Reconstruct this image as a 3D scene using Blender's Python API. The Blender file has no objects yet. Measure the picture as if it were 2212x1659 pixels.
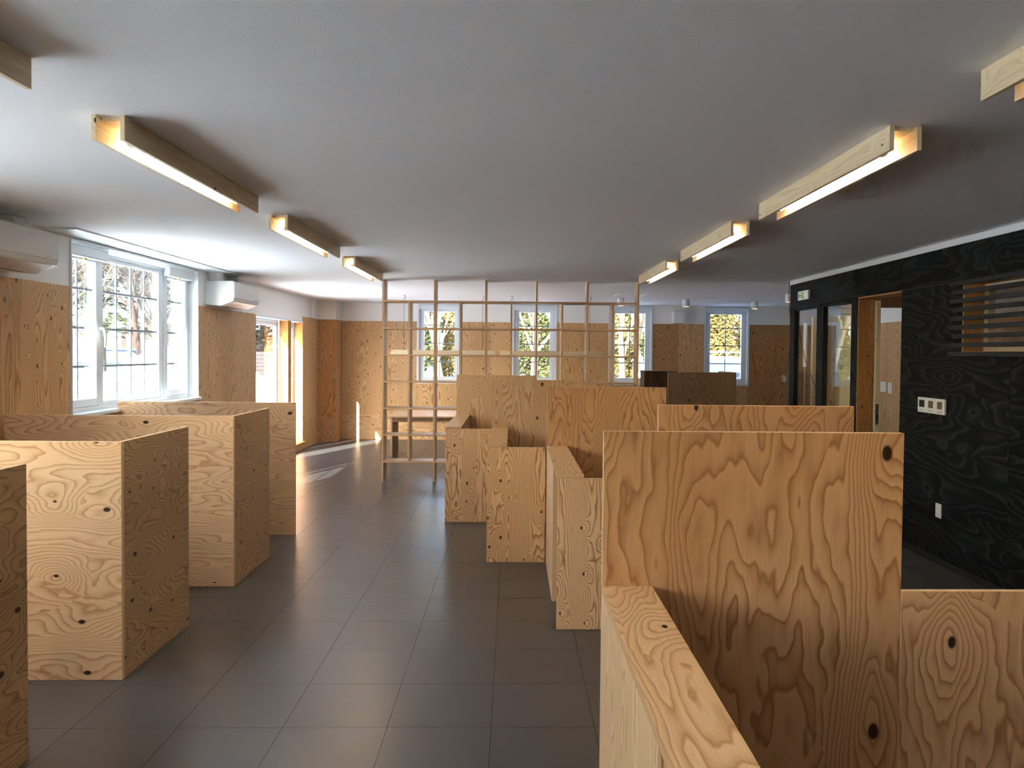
import bpy, bmesh, math, random
from mathutils import Vector, Matrix

sc = bpy.context.scene
C = bpy.context.collection
random.seed(7)

# ------------------------------------------------------------------ camera
FPX, PITCH, YAW, ROLL, PPX, PPY, CAMH = 1706.81, .02676, .024277, .008917, 1147.64, 806.78, 1.63
F = Vector((math.sin(YAW) * math.cos(PITCH), math.cos(YAW) * math.cos(PITCH), -math.sin(PITCH)))
R0 = Vector((math.cos(YAW), -math.sin(YAW), 0))
U0 = R0.cross(F)
R1 = R0 * math.cos(ROLL) + U0 * math.sin(ROLL)
U1 = -R0 * math.sin(ROLL) + U0 * math.cos(ROLL)
cam = bpy.data.cameras.new('camera')
cam.sensor_width = 36.0
cam.lens = FPX / 2212 * 36.0
cam.shift_x = -(PPX - 1106) / 2212
cam.shift_y = (PPY - 829.5) / 2212
cam.clip_start = .05
cam.clip_end = 400
camo = bpy.data.objects.new('camera', cam)
C.objects.link(camo)
M = Matrix(((R1.x, U1.x, -F.x, 0), (R1.y, U1.y, -F.y, 0), (R1.z, U1.z, -F.z, CAMH), (0, 0, 0, 1)))
camo.matrix_world = M
sc.camera = camo

# ------------------------------------------------------------------ sky, sun, exposure
SUN = Vector((.40, 1.0, -.64)).normalized()
world = bpy.data.worlds.new('world')
sc.world = world
world.use_nodes = True
wn = world.node_tree
sky = wn.nodes.new('ShaderNodeTexSky')
sky.sky_type = 'NISHITA'
sky.sun_disc = False
sky.sun_elevation = math.asin(-SUN.z)
sky.sun_rotation = math.atan2(-SUN.x, -SUN.y)
sky.air_density = 1.0
sky.dust_density = 2.0
sky.ozone_density = 1.0
wn.links.new(sky.outputs[0], wn.nodes['Background'].inputs[0])
wn.nodes['Background'].inputs[1].default_value = .85
sun = bpy.data.lights.new('sun', 'SUN')
sun.energy = 26.0
sun.angle = math.radians(.6)
sun.color = (1.0, .97, .93)
suno = bpy.data.objects.new('sun', sun)
suno.rotation_euler = SUN.to_track_quat('-Z', 'Y').to_euler()
suno.location = (-8, -12, 12)
C.objects.link(suno)
sc.view_settings.view_transform = 'Standard'
sc.view_settings.look = 'None'
sc.view_settings.gamma = 1.0
sc.view_settings.use_curve_mapping = False
sc.view_settings.exposure = 1.32
cy = sc.cycles
cy.use_denoising = True
cy.use_adaptive_sampling = True
cy.adaptive_threshold = .045
cy.max_bounces = 10
cy.diffuse_bounces = 6
cy.glossy_bounces = 4
cy.transmission_bounces = 4
cy.transparent_max_bounces = 16
cy.sample_clamp_indirect = 12.0
cy.caustics_reflective = False
cy.caustics_refractive = False


# ------------------------------------------------------------------ materials
def lin(r, g, b):
    f = lambda c: (c / 255 / 12.92) if c / 255 <= .04045 else ((c / 255 + .055) / 1.055) ** 2.4
    return (f(r), f(g), f(b), 1)


def new_mat(name):
    m = bpy.data.materials.new(name)
    m.use_nodes = True
    nt = m.node_tree
    return m, nt, nt.nodes, nt.links, nt.nodes['Principled BSDF']


def simple(name, col, rough=.6, metal=0.0, bump=0.0, bscale=200.0, spec=.5, emit=None, estr=0.0):
    m, nt, N, L, b = new_mat(name)
    b.inputs['Base Color'].default_value = col
    b.inputs['Roughness'].default_value = rough
    b.inputs['Metallic'].default_value = metal
    b.inputs['Specular IOR Level'].default_value = spec
    if emit:
        b.inputs['Emission Color'].default_value = emit
        b.inputs['Emission Strength'].default_value = estr
    if bump:
        t = N.new('ShaderNodeTexCoord')
        n = N.new('ShaderNodeTexNoise')
        n.inputs['Scale'].default_value = bscale
        n.inputs['Detail'].default_value = 3
        bp = N.new('ShaderNodeBump')
        bp.inputs['Strength'].default_value = bump
        bp.inputs['Distance'].default_value = .002
        L.new(t.outputs['Object'], n.inputs['Vector'])
        L.new(n.outputs['Fac'], bp.inputs['Height'])
        L.new(bp.outputs['Normal'], b.inputs['Normal'])
    return m


def math_node(N, L, op, a, b=None, c=None, clamp=False):
    n = N.new('ShaderNodeMath')
    n.operation = op
    n.use_clamp = clamp
    for i, v in enumerate((a, b, c)):
        if v is None:
            continue
        if isinstance(v, (int, float)):
            n.inputs[i].default_value = v
        else:
            L.new(v, n.inputs[i])
    return n.outputs[0]


def wood(name, light, mid, dark, fu=3.0, fv=.55, rings=26.0, slope=1.0, knot=3.2, knot_p=.55,
         rough=.5, knot_r=.09, contrast=1.0, knotcol=None, spec=.35, fibre=.35, wave=.045):
    """Rotary cut plywood: contour lines of a stretched height field, bent round knots. UV in metres,
    v runs along the grain; every object gets its own sheet through the object's random number."""
    m, nt, N, L, b = new_mat(name)
    mt = lambda *a, **k: math_node(N, L, *a, **k)
    uv = N.new('ShaderNodeUVMap')
    sp = N.new('ShaderNodeSeparateXYZ')
    L.new(uv.outputs[0], sp.inputs[0])
    oi = N.new('ShaderNodeObjectInfo')
    seed = mt('MULTIPLY', oi.outputs['Random'], 57.0)
    u = mt('ADD', sp.outputs[0], mt('MULTIPLY', seed, 1.7))
    v = mt('ADD', sp.outputs[1], mt('MULTIPLY', seed, 2.3))

    def vec(a, c):
        cb = N.new('ShaderNodeCombineXYZ')
        L.new(a, cb.inputs[0])
        L.new(c, cb.inputs[1])
        return cb.outputs[0]

    def noise(vv, detail, rg=.5):
        n = N.new('ShaderNodeTexNoise')
        n.noise_dimensions = '2D'
        n.inputs['Scale'].default_value = 1
        n.inputs['Detail'].default_value = detail
        n.inputs['Roughness'].default_value = rg
        L.new(vv, n.inputs['Vector'])
        return n.outputs['Fac']

    n1 = noise(vec(mt('MULTIPLY', u, fu), mt('MULTIPLY', v, fv)), 2.0, .42)
    nw = noise(vec(mt('MULTIPLY', u, fu * 4), mt('MULTIPLY', v, fv * 7)), 2.0, .55)
    # knots
    vo = N.new('ShaderNodeTexVoronoi')
    vo.voronoi_dimensions = '2D'
    vo.inputs['Scale'].default_value = 1
    vo.inputs['Randomness'].default_value = .9
    L.new(vec(mt('MULTIPLY', u, knot), mt('MULTIPLY', v, knot * .62)), vo.inputs['Vector'])
    vs = N.new('ShaderNodeSeparateColor')
    L.new(vo.outputs['Color'], vs.inputs[0])
    has = mt('LESS_THAN', vs.outputs[0], knot_p)
    d = vo.outputs['Distance']
    kb = mt('MULTIPLY', has, mt('EXPONENT', mt('MULTIPLY', mt('MULTIPLY', d, d), -14.0)))
    kb2 = mt('MULTIPLY', kb, mt('ADD', .5, vs.outputs[1]))
    h = mt('ADD', mt('MULTIPLY', n1, 1.0), mt('MULTIPLY', nw, wave))
    h = mt('ADD', h, mt('MULTIPLY', kb2, .14))
    h = mt('ADD', h, mt('MULTIPLY', u, slope * .35))
    r = mt('FRACT', mt('MULTIPLY', h, rings))
    ramp = N.new('ShaderNodeValToRGB')
    L.new(r, ramp.inputs[0])
    cr = ramp.color_ramp
    cr.elements[0].position = 0
    cr.elements[0].color = (0, 0, 0, 1)
    cr.elements[1].position = 1
    cr.elements[1].color = (.12, .12, .12, 1)
    for p, q in ((.45, .14), (.74, .5), (.88, 1.0), (.94, .55)):
        e = cr.elements.new(p)
        e.color = (q, q, q, 1)
    ring = mt('MULTIPLY', ramp.outputs[0], contrast, clamp=True)
    # tone drifts over the sheet
    big = noise(vec(mt('MULTIPLY', u, 2.2), mt('MULTIPLY', v, .5)), 1.5)
    tone = mt('MULTIPLY', mt('SUBTRACT', big, .42), 1.8, clamp=True)
    mx1 = N.new('ShaderNodeMix')
    mx1.data_type = 'RGBA'
    L.new(tone, mx1.inputs['Factor'])
    mx1.inputs['A'].default_value = light
    mx1.inputs['B'].default_value = mid
    mx2 = N.new('ShaderNodeMix')
    mx2.data_type = 'RGBA'
    L.new(ring, mx2.inputs['Factor'])
    L.new(mx1.outputs['Result'], mx2.inputs['A'])
    mx2.inputs['B'].default_value = dark
    # short fibres
    fb = noise(vec(mt('MULTIPLY', u, 260.0), mt('MULTIPLY', v, 7.0)), 2.0, .6)
    fibv = mt('ADD', 1.0 - fibre * .5, mt('MULTIPLY', fb, fibre))
    mx3 = N.new('ShaderNodeMix')
    mx3.data_type = 'RGBA'
    mx3.blend_type = 'MULTIPLY'
    mx3.inputs['Factor'].default_value = 1
    L.new(mx2.outputs['Result'], mx3.inputs['A'])
    cbf = N.new('ShaderNodeCombineColor')
    for i in range(3):
        L.new(fibv, cbf.inputs[i])
    L.new(cbf.outputs[0], mx3.inputs['B'])
    # dark knot hearts
    kr = mt('MULTIPLY', knot_r, mt('ADD', .35, mt('MULTIPLY', vs.outputs[2], .9)))
    edge = mt('DIVIDE', d, kr)
    core = mt('MULTIPLY', has, mt('SUBTRACT', 1.35, edge, clamp=True), clamp=True)
    core = mt('MULTIPLY', core, 2.2, clamp=True)
    mx4 = N.new('ShaderNodeMix')
    mx4.data_type = 'RGBA'
    L.new(core, mx4.inputs['Factor'])
    L.new(mx3.outputs['Result'], mx4.inputs['A'])
    mx4.inputs['B'].default_value = knotcol or (.045, .018, .008, 1)
    # sheet to sheet variation
    hs = N.new('ShaderNodeHueSaturation')
    hs.inputs['Value'].default_value = 1
    L.new(mt('ADD', .9, mt('MULTIPLY', oi.outputs['Random'], .2)), hs.inputs['Value'])
    L.new(mt('ADD', .93, mt('MULTIPLY', mt('FRACT', mt('MULTIPLY', oi.outputs['Random'], 7.3)), .14)), hs.inputs['Saturation'])
    L.new(mx4.outputs['Result'], hs.inputs['Color'])
    L.new(hs.outputs[0], b.inputs['Base Color'])
    b.inputs['Roughness'].default_value = rough
    b.inputs['Specular IOR Level'].default_value = spec
    bp = N.new('ShaderNodeBump')
    bp.inputs['Strength'].default_value = .12
    bp.inputs['Distance'].default_value = .001
    L.new(ring, bp.inputs['Height'])
    L.new(bp.outputs['Normal'], b.inputs['Normal'])
    return m


def ply_edge(name, a, c, freq=210.0, rough=.6):
    m, nt, N, L, b = new_mat(name)
    mt = lambda *x, **k: math_node(N, L, *x, **k)
    uv = N.new('ShaderNodeUVMap')
    sp = N.new('ShaderNodeSeparateXYZ')
    L.new(uv.outputs[0], sp.inputs[0])
    s = mt('SINE', mt('MULTIPLY', sp.outputs[0], freq * 3.14159))
    mx = N.new('ShaderNodeMix')
    mx.data_type = 'RGBA'
    L.new(mt('MULTIPLY', mt('ADD', s, .4), 1.2, clamp=True), mx.inputs['Factor'])
    mx.inputs['A'].default_value = a
    mx.inputs['B'].default_value = c
    L.new(mx.outputs['Result'], b.inputs['Base Color'])
    b.inputs['Roughness'].default_value = rough
    return m


TAN, TANM, TAND = lin(222, 184, 136), lin(205, 158, 106), lin(158, 103, 58)
MAT = {}
MAT['ply_left'] = wood('larch_plywood_pale', lin(224, 190, 150), lin(214, 174, 130), lin(172, 126, 84), fu=3.0, fv=0.6,
                       rings=34, slope=1.2, knot=3.4, knot_p=.5, knot_r=0.034, rough=.45, contrast=0.85)
MAT['ply_side_shaded'] = wood('larch_plywood_shaded_side', lin(182, 153, 117), lin(166, 134, 98), lin(118, 86, 57), fu=3.4, fv=.9,
                       rings=30, slope=.6, knot=6.0, knot_p=.5, knot_r=0.055, rough=.5, contrast=0.85)  # shaded copy of the screen plywood: the side's shade is in the colour
MAT['ply_wide'] = wood('larch_plywood_broad_grain', lin(200, 158, 118), lin(182, 136, 96), lin(140, 94, 58), fu=2.2, fv=0.42,
                       rings=32, slope=0.9, knot=2.4, knot_p=.55, knot_r=0.03, rough=.42, contrast=0.85, wave=0.1)
MAT['ply_mid'] = wood('larch_plywood_medium_grain', lin(210, 174, 130), lin(196, 156, 112), lin(150, 106, 66), fu=2.8, fv=0.36,
                      rings=38, slope=2.4, knot=4.2, knot_p=.5, knot_r=0.04, rough=.48, contrast=0.85, wave=0.07)
MAT['ply_fine'] = wood('larch_plywood_tight_grain', lin(220, 182, 136), lin(206, 164, 116), lin(144, 94, 52), fu=3.2, fv=0.36,
                       rings=42, slope=2.8, knot=6.4, knot_p=.55, knot_r=0.05, rough=.5, contrast=1.05, wave=0.06)
MAT['ply_wall'] = wood('larch_plywood_wall_sheet', lin(216, 178, 130), lin(202, 160, 110), lin(152, 104, 60), fu=2.8, fv=0.3,
                       rings=38, slope=2.2, knot=7.0, knot_p=.5, knot_r=0.06, rough=.5, contrast=0.95)
MAT['ply_orange'] = wood('larch_plywood_orange_sheet', lin(198, 154, 108), lin(184, 136, 88), lin(136, 88, 50), fu=2.8, fv=0.32,
                         rings=36, slope=2.2, knot=6.5, knot_p=.5, knot_r=0.06, rough=.5, contrast=0.95)
MAT['ply_shelf'] = wood('lauan_plywood_shelf', lin(196, 166, 134), lin(184, 150, 116), lin(158, 124, 94), fu=5, fv=.3,
                        rings=30, slope=2.0, knot=1.0, knot_p=.02, rough=.5, contrast=.6)
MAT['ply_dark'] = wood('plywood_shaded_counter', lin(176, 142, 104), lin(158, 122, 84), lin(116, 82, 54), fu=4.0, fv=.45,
                       rings=34, slope=1.8, knot=6.0, knot_p=.5, knot_r=0.06, rough=.5)  # ordinary plywood with the back screen's shade put into the colour
MAT['spruce'] = wood('spruce_board', lin(232, 214, 178), lin(226, 206, 168), lin(204, 174, 130), fu=7, fv=.3,
                     rings=12, slope=2.2, knot=7.0, knot_p=.35, knot_r=0.035, rough=.5, contrast=.55)
MAT['fir_post'] = wood('fir_post', lin(196, 140, 82), lin(182, 122, 66), lin(146, 92, 48), fu=6, fv=.35,
                       rings=16, slope=2.0, knot=5.0, knot_p=.35, knot_r=0.04, rough=.5, contrast=.8)
MAT['black_ply'] = wood('black_stained_plywood', (.0026, .0030, .0036, 1), (.0038, .0044, .0050, 1), (.028, .032, .036, 1), fu=2.6, fv=.5,
                        rings=15, slope=.6, knot=2.5, knot_p=.4, rough=.6, knot_r=.03, knotcol=(.002, .002, .0025, 1), fibre=.6, spec=.12)
MAT['black_slat'] = wood('black_stained_batten', (.017, .018, .020, 1), (.020, .021, .023, 1), (.012, .013, .014, 1), fu=8, fv=.4,
                         rings=12, slope=2, knot=4, knot_p=.2, knot_r=.06, rough=.55, knotcol=(.005, .005, .005, 1), spec=.3)
MAT['walnut'] = wood('dark_walnut_board', lin(92, 64, 40), lin(78, 52, 32), lin(52, 34, 22), fu=8, fv=.25,
                      rings=20, slope=3.0, knot=3, knot_p=.02, knot_r=.03, rough=.5, contrast=.7)
MAT['edge'] = ply_edge('plywood_edge', lin(214, 180, 136), lin(160, 118, 78))
MAT['edge_pale'] = ply_edge('plywood_edge_pale', lin(232, 206, 166), lin(206, 172, 128))
MAT['edge_black'] = simple('black_edge', (.01, .011, .012, 1), .6)
MAT['white'] = simple('white_wallpaper', lin(240, 240, 238), .8, bump=.25, bscale=350)
MAT['ceiling'] = simple('ceiling_wallpaper', lin(236, 239, 244), .85, bump=.5, bscale=220)
MAT['pvc'] = simple('white_window_frame', lin(226, 232, 236), .4)
MAT['muntin'] = simple('grey_blue_muntin', lin(150, 162, 178), .5)
MAT['plastic'] = simple('white_plastic', lin(228, 230, 230), .35)
MAT['plastic_warm'] = simple('ivory_plastic', lin(214, 204, 194), .4)
MAT['dark_slot'] = simple('dark_slot', (.02, .02, .02, 1), .6)
MAT['steel'] = simple('brushed_steel', lin(170, 168, 160), .35, metal=.9)
MAT['wire'] = simple('wire_black', (.02, .02, .02, 1), .5)
MAT['red_cable'] = simple('dark_red_cable', (.14, .022, .015, 1), .5)
MAT['screen_dark'] = simple('lcd_dark', (.03, .035, .025, 1), .25)
MAT['screen_tan'] = simple('lcd_tan', lin(120, 104, 78), .25)
MAT['gold'] = simple('brass_ring', lin(220, 190, 110), .4, metal=.5)
MAT['green'] = simple('exit_green', (.004, .12, .06, 1), .5)
MAT['exit_face'] = simple('exit_face_white', lin(206, 222, 196), .5, emit=lin(206, 226, 196), estr=.12)
MAT['led'] = simple('led_tube', (1, .9, .7, 1), .5, emit=(1.0, .88, .70, 1), estr=24.0)
MAT['downlight'] = simple('downlight_lens', (1, .8, .6, 1), .5, emit=(1.0, .55, .26, 1), estr=3.2)
MAT['snow'] = simple('snow', (.86, .88, .92, 1), .7, bump=.6, bscale=14)
MAT['bark'] = simple('grey_brown_bark', lin(50, 43, 37), .9, bump=.6, bscale=40)
MAT['bark_red'] = simple('reddish_bark', lin(62, 44, 36), .9, bump=.6, bscale=40)
MAT['bark_pale'] = simple('pale_bark', lin(92, 80, 64), .9, bump=.6, bscale=40)
MAT['needle'] = simple('dark_needles', lin(26, 32, 18), .8)
MAT['needle_light'] = simple('light_needles', lin(50, 58, 24), .8)
MAT['hedge'] = simple('golden_hedge_leaves', lin(84, 70, 20), .8)
MAT['hedge_green'] = simple('hedge_leaves', lin(60, 62, 22), .8)
MAT['fence'] = simple('grey_fence_board', lin(36, 33, 34), .8)
MAT['house_wall'] = simple('brown_siding', lin(36, 26, 23), .8)
MAT['tan_wall'] = simple('tan_board_wall', lin(110, 80, 48), .8)
MAT['car_blue'] = simple('blue_car_paint', lin(60, 80, 124), .3)
MAT['car_white'] = simple('silver_blue_car_paint', lin(120, 134, 160), .3)
MAT['tyre'] = simple('tyre', (.02, .02, .02, 1), .7)
MAT['car_glass'] = simple('car_glass', (.05, .07, .09, 1), .1)
MAT['blue_plastic'] = simple('blue_plastic', lin(50, 80, 190), .5)


def glass_mat():
    m = bpy.data.materials.new('window_glass')
    m.use_nodes = True
    nt = m.node_tree
    N, L = nt.nodes, nt.links
    N.clear()
    out = N.new('ShaderNodeOutputMaterial')
    t = N.new('ShaderNodeBsdfTransparent')
    t.inputs[0].default_value = (.95, .97, .965, 1)
    g = N.new('ShaderNodeBsdfGlossy')
    g.inputs['Roughness'].default_value = .01
    geo = N.new('ShaderNodeNewGeometry')
    dp = N.new('ShaderNodeVectorMath')
    dp.operation = 'DOT_PRODUCT'
    L.new(geo.outputs['Incoming'], dp.inputs[0])
    L.new(geo.outputs['Normal'], dp.inputs[1])
    k = math_node(N, L, 'SUBTRACT', 1.0, math_node(N, L, 'ABSOLUTE', dp.outputs['Value']), clamp=True)
    fres = math_node(N, L, 'ADD', .035, math_node(N, L, 'MULTIPLY', math_node(N, L, 'POWER', k, 5.0), .9), clamp=True)
    mx = N.new('ShaderNodeMixShader')
    L.new(fres, mx.inputs[0])
    L.new(t.outputs[0], mx.inputs[1])
    L.new(g.outputs[0], mx.inputs[2])
    L.new(mx.outputs[0], out.inputs[0])
    return m


MAT['glass'] = glass_mat()


def floor_mat():
    m, nt, N, L, b = new_mat('dark_vinyl_tile')
    mt = lambda *x, **k: math_node(N, L, *x, **k)
    t = N.new('ShaderNodeTexCoord')
    oi = N.new('ShaderNodeObjectInfo')
    geo = N.new('ShaderNodeNewGeometry')
    n = N.new('ShaderNodeTexNoise')
    n.inputs['Scale'].default_value = 3.2
    n.inputs['Detail'].default_value = 5
    L.new(geo.outputs['Position'], n.inputs['Vector'])
    mp = N.new('ShaderNodeMapping')
    mp.inputs['Scale'].default_value = (3, 22, 1)
    L.new(geo.outputs['Position'], mp.inputs['Vector'])
    n2 = N.new('ShaderNodeTexNoise')
    n2.inputs['Scale'].default_value = 1.0
    n2.inputs['Detail'].default_value = 4
    L.new(mp.outputs[0], n2.inputs['Vector'])
    fac = mt('ADD', mt('MULTIPLY', n.outputs['Fac'], .5), mt('MULTIPLY', n2.outputs['Fac'], .5))
    fac = mt('ADD', fac, mt('MULTIPLY', mt('SUBTRACT', oi.outputs['Random'], .5), .22), clamp=True)
    mx = N.new('ShaderNodeMix')
    mx.data_type = 'RGBA'
    L.new(fac, mx.inputs['Factor'])
    mx.inputs['A'].default_value = (.050, .0485, .048, 1)
    mx.inputs['B'].default_value = (.078, .0755, .0745, 1)
    L.new(mx.outputs['Result'], b.inputs['Base Color'])
    L.new(mt('ADD', .24, mt('MULTIPLY', n2.outputs['Fac'], .14)), b.inputs['Roughness'])
    b.inputs['Specular IOR Level'].default_value = .55
    n3 = N.new('ShaderNodeTexNoise')
    n3.inputs['Scale'].default_value = 260
    L.new(geo.outputs['Position'], n3.inputs['Vector'])
    bp = N.new('ShaderNodeBump')
    bp.inputs['Strength'].default_value = .06
    bp.inputs['Distance'].default_value = .001
    L.new(n3.outputs['Fac'], bp.inputs['Height'])
    L.new(bp.outputs['Normal'], b.inputs['Normal'])
    return m


MAT['tile'] = floor_mat()
MAT['joint'] = simple('floor_joint', (.006, .006, .006, 1), .9, spec=0.0)


# ------------------------------------------------------------------ geometry helpers
def link(name, me, mats, parent=None, loc=(0, 0, 0)):
    o = bpy.data.objects.new(name, me)
    for m in mats:
        if m and m.name not in [x.name for x in me.materials if x]:
            me.materials.append(m)
    C.objects.link(o)
    o.location = Vector(loc)
    if parent is not None:
        o.parent = parent
        o.location = Vector(loc) - world_loc(parent)
    return o


def world_loc(o):
    v = Vector(o.location)
    while o.parent is not None:
        o = o.parent
        v += Vector(o.location)
    return v


def tag(o, label=None, cat=None, group=None, kind=None):
    if label:
        o['label'] = label
    if cat:
        o['category'] = cat
    if group:
        o['group'] = group
    if kind:
        o['kind'] = kind
    return o


def empty(name, loc, label=None, cat=None, group=None, kind=None):
    o = bpy.data.objects.new(name, None)
    o.empty_display_size = .1
    C.objects.link(o)
    o.location = loc
    return tag(o, label, cat, group, kind)


def add_box(bm, x, y, z):
    vs = [bm.verts.new((a, b, c)) for a in x for b in y for c in z]
    for f in ((0, 1, 3, 2), (4, 6, 7, 5), (0, 4, 5, 1), (2, 3, 7, 6), (0, 2, 6, 4), (1, 5, 7, 3)):
        bm.faces.new([vs[i] for i in f])
    return vs


def finish(bm, grain=2, bevel=0.0, edges=False, thin=None, recalc=True):
    """bevel, then UVs in metres with v along the grain axis; faces not normal to `thin` use slot 1"""
    if recalc:
        bmesh.ops.recalc_face_normals(bm, faces=bm.faces)
    if bevel:
        bmesh.ops.bevel(bm, geom=list(bm.edges), offset=bevel, segments=1, affect='EDGES', clamp_overlap=True)
    uvl = bm.loops.layers.uv.new('UVMap')
    for f in bm.faces:
        n = f.normal
        ax = max(range(3), key=lambda i: abs(n[i]))
        rest = [i for i in range(3) if i != ax]
        va = grain if grain in rest else (rest[1] if thin != rest[1] else rest[0])
        ua = rest[0] if rest[1] == va else rest[1]
        if thin is not None and ax != thin:
            ua, va = thin, [i for i in rest if i != thin][0]
        for l in f.loops:
            l[uvl].uv = (l.vert.co[ua], l.vert.co[va])
        if edges and thin is not None and ax != thin:
            f.material_index = 1
    return bm


def to_mesh(bm, name, smooth=False):
    me = bpy.data.meshes.new(name)
    bm.to_mesh(me)
    bm.free()
    if smooth:
        for p in me.polygons:
            p.use_smooth = True
    return me


def box(name, x, y, z, mat, parent=None, grain=2, edge=None, bevel=0.0, label=None, cat=None, group=None, kind=None):
    cx, cy_, cz = (x[0] + x[1]) / 2, (y[0] + y[1]) / 2, z[0]
    bm = bmesh.new()
    add_box(bm, (x[0] - cx, x[1] - cx), (y[0] - cy_, y[1] - cy_), (z[0] - cz, z[1] - cz))
    dims = (x[1] - x[0], y[1] - y[0], z[1] - z[0])
    thin = min(range(3), key=lambda i: dims[i])
    finish(bm, grain, bevel, edge is not None, thin if edge is not None else None)
    me = to_mesh(bm, name)
    me.materials.append(MAT[mat])
    if edge:
        me.materials.append(MAT[edge])
    o = link(name, me, [], parent, (cx, cy_, cz))
    return tag(o, label, cat, group, kind)


def multi(name, boxes, mat, parent=None, loc=(0, 0, 0), grain=2, bevel=0.0, **kw):
    """several boxes that make one piece (frame, wall with openings)"""
    bm = bmesh.new()
    for x, y, z in boxes:
        add_box(bm, [v - loc[0] for v in x], [v - loc[1] for v in y], [v - loc[2] for v in z])
    finish(bm, grain, bevel)
    me = to_mesh(bm, name)
    me.materials.append(MAT[mat])
    o = link(name, me, [], parent, loc)
    return tag(o, **kw)


def prism(name, pts, axis, a0, a1, mat, parent=None, bevel=0.0, grain=2, **kw):
    """extrude a 2D outline along axis; pts are given in the two other axes in order"""
    oth = [i for i in range(3) if i != axis]
    c = [sum(p[k] for p in pts) / len(pts) for k in (0, 1)]
    loc = [0, 0, 0]
    loc[axis] = (a0 + a1) / 2
    loc[oth[0]], loc[oth[1]] = c
    bm = bmesh.new()
    rings = []
    for a in (a0, a1):
        ring = []
        for p in pts:
            q = [0, 0, 0]
            q[axis] = a - loc[axis]
            q[oth[0]], q[oth[1]] = p[0] - c[0], p[1] - c[1]
            ring.append(bm.verts.new(q))
        rings.append(ring)
    n = len(pts)
    for i in range(n):
        bm.faces.new((rings[0][i], rings[0][(i + 1) % n], rings[1][(i + 1) % n], rings[1][i]))
    bm.faces.new(rings[0])
    bm.faces.new(list(reversed(rings[1])))
    finish(bm, grain, bevel)
    me = to_mesh(bm, name)
    me.materials.append(MAT[mat])
    o = link(name, me, [], parent, loc)
    return tag(o, **kw)


def add_tube(bm, pts, rads, seg=6, cap=True):
    prev = None
    first = None
    for i, p in enumerate(pts):
        p = Vector(p)
        d = (Vector(pts[min(i + 1, len(pts) - 1)]) - Vector(pts[max(i - 1, 0)])).normalized()
        a = d.orthogonal().normalized() if prev is None else None
        if prev is not None:
            a = pa - d * pa.dot(d)
            if a.length < 1e-5:
                a = d.orthogonal()
            a.normalize()
        pa = a
        bb = d.cross(a)
        r = rads[i] if isinstance(rads, (list, tuple)) else rads
        ring = [bm.verts.new(p + (a * math.cos(t) + bb * math.sin(t)) * r) for t in [2 * math.pi * k / seg for k in range(seg)]]
        if prev is not None:
            for k in range(seg):
                bm.faces.new((prev[k], prev[(k + 1) % seg], ring[(k + 1) % seg], ring[k]))
        else:
            first = ring
        prev = ring
    if cap:
        bm.faces.new(list(reversed(first)))
        bm.faces.new(prev)


def tube(name, pts, rads, mat, parent=None, seg=8, smooth=True, **kw):
    base = Vector(pts[0])
    bm = bmesh.new()
    add_tube(bm, [Vector(p) - base for p in pts], rads, seg)
    finish(bm)
    me = to_mesh(bm, name, smooth)
    me.materials.append(MAT[mat])
    o = link(name, me, [], parent, base)
    return tag(o, **kw)


def wall_boxes(axis, a, b, t0, t1, z0, z1, openings):
    """boxes of a wall running along `axis` (0 = X, 1 = Y) from a to b, thickness t0..t1, with openings (s, e, zb, zt)"""
    out = []
    def put(s, e, zb, zt):
        if e - s > 1e-4 and zt - zb > 1e-4:
            out.append(((s, e), (t0, t1), (zb, zt)) if axis == 0 else ((t0, t1), (s, e), (zb, zt)))
    cur = a
    for s, e, zb, zt in sorted(openings):
        put(cur, s, z0, z1)
        put(s, e, z0, zb)
        put(s, e, zt, z1)
        cur = e
    put(cur, b, z0, z1)
    return out


def copy_tree(o, dloc, parent=None, label=None):
    c = o.copy()
    C.objects.link(c)
    c.parent = parent
    if parent is None:
        c.location = Vector(o.location) + Vector(dloc)
    if label:
        c['label'] = label
    for ch in o.children:
        copy_tree(ch, (0, 0, 0), c)
    return c


# ------------------------------------------------------------------ the room shell
H = 2.517
XL, XR, YB = -3.45, 3.35, 14.6          # faces of the plywood sheets
XLW, YBW = -3.462, 14.612               # faces of the plain walls behind them
WIN_L = (6.27, 8.77, 1.10, 2.49)
WIN_ADD_N = (1.30, 3.80, 1.10, 2.49)        # same window again, added unseen beside the camera for its light
WIN_ADD_M = (-2.6, -.1, 1.10, 2.49)  # unseen window added behind the camera to light the foreground panels
DR_A = (10.71, 12.245, .11, 2.085)
DR_B = (12.42, 13.13, .11, 2.085)
BW = [(-1.735, -.965), (.02, .80), (1.80, 2.575), (3.58, 4.38), (6.05, 6.83)]
BWZ = (1.06, 2.505)

floor = box('floor', (-3.72, 7.5), (-3.3, 14.85), (-.16, -.006), 'joint', kind='structure')
T = .45
X0, Y0 = -.9788, 3.3934
tile_bm = bmesh.new()
g = T / 2 - .0008
add_box(tile_bm, (-g, g), (-g, g), (-.006, 0))
finish(tile_bm, 2, 0, True, 2)
tile_me = to_mesh(tile_bm, 'tile')
tile_me.materials.append(MAT['tile'])
tile_me.materials.append(MAT['joint'])
cells = []
for i in range(-6, 19):
    for j in range(-15, 26):
        x0, y0 = X0 + i * T, Y0 + j * T
        x1, y1 = x0 + T, y0 + T
        if x0 < XLW - .001 and x1 < XLW + .02 or y0 > YBW:
            continue
        cells.append((i, j, max(x0, XLW), min(x1, 7.2), max(y0, -3.0), min(y1, YBW)))


def in_view(x, y):
    d = Vector((x, y, -CAMH))
    z = d.dot(F)
    if z < .5:
        return False
    px, py = PPX + FPX * d.dot(R1) / z, PPY - FPX * d.dot(U1) / z
    return -60 < px < 2270 and py < 1740


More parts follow.
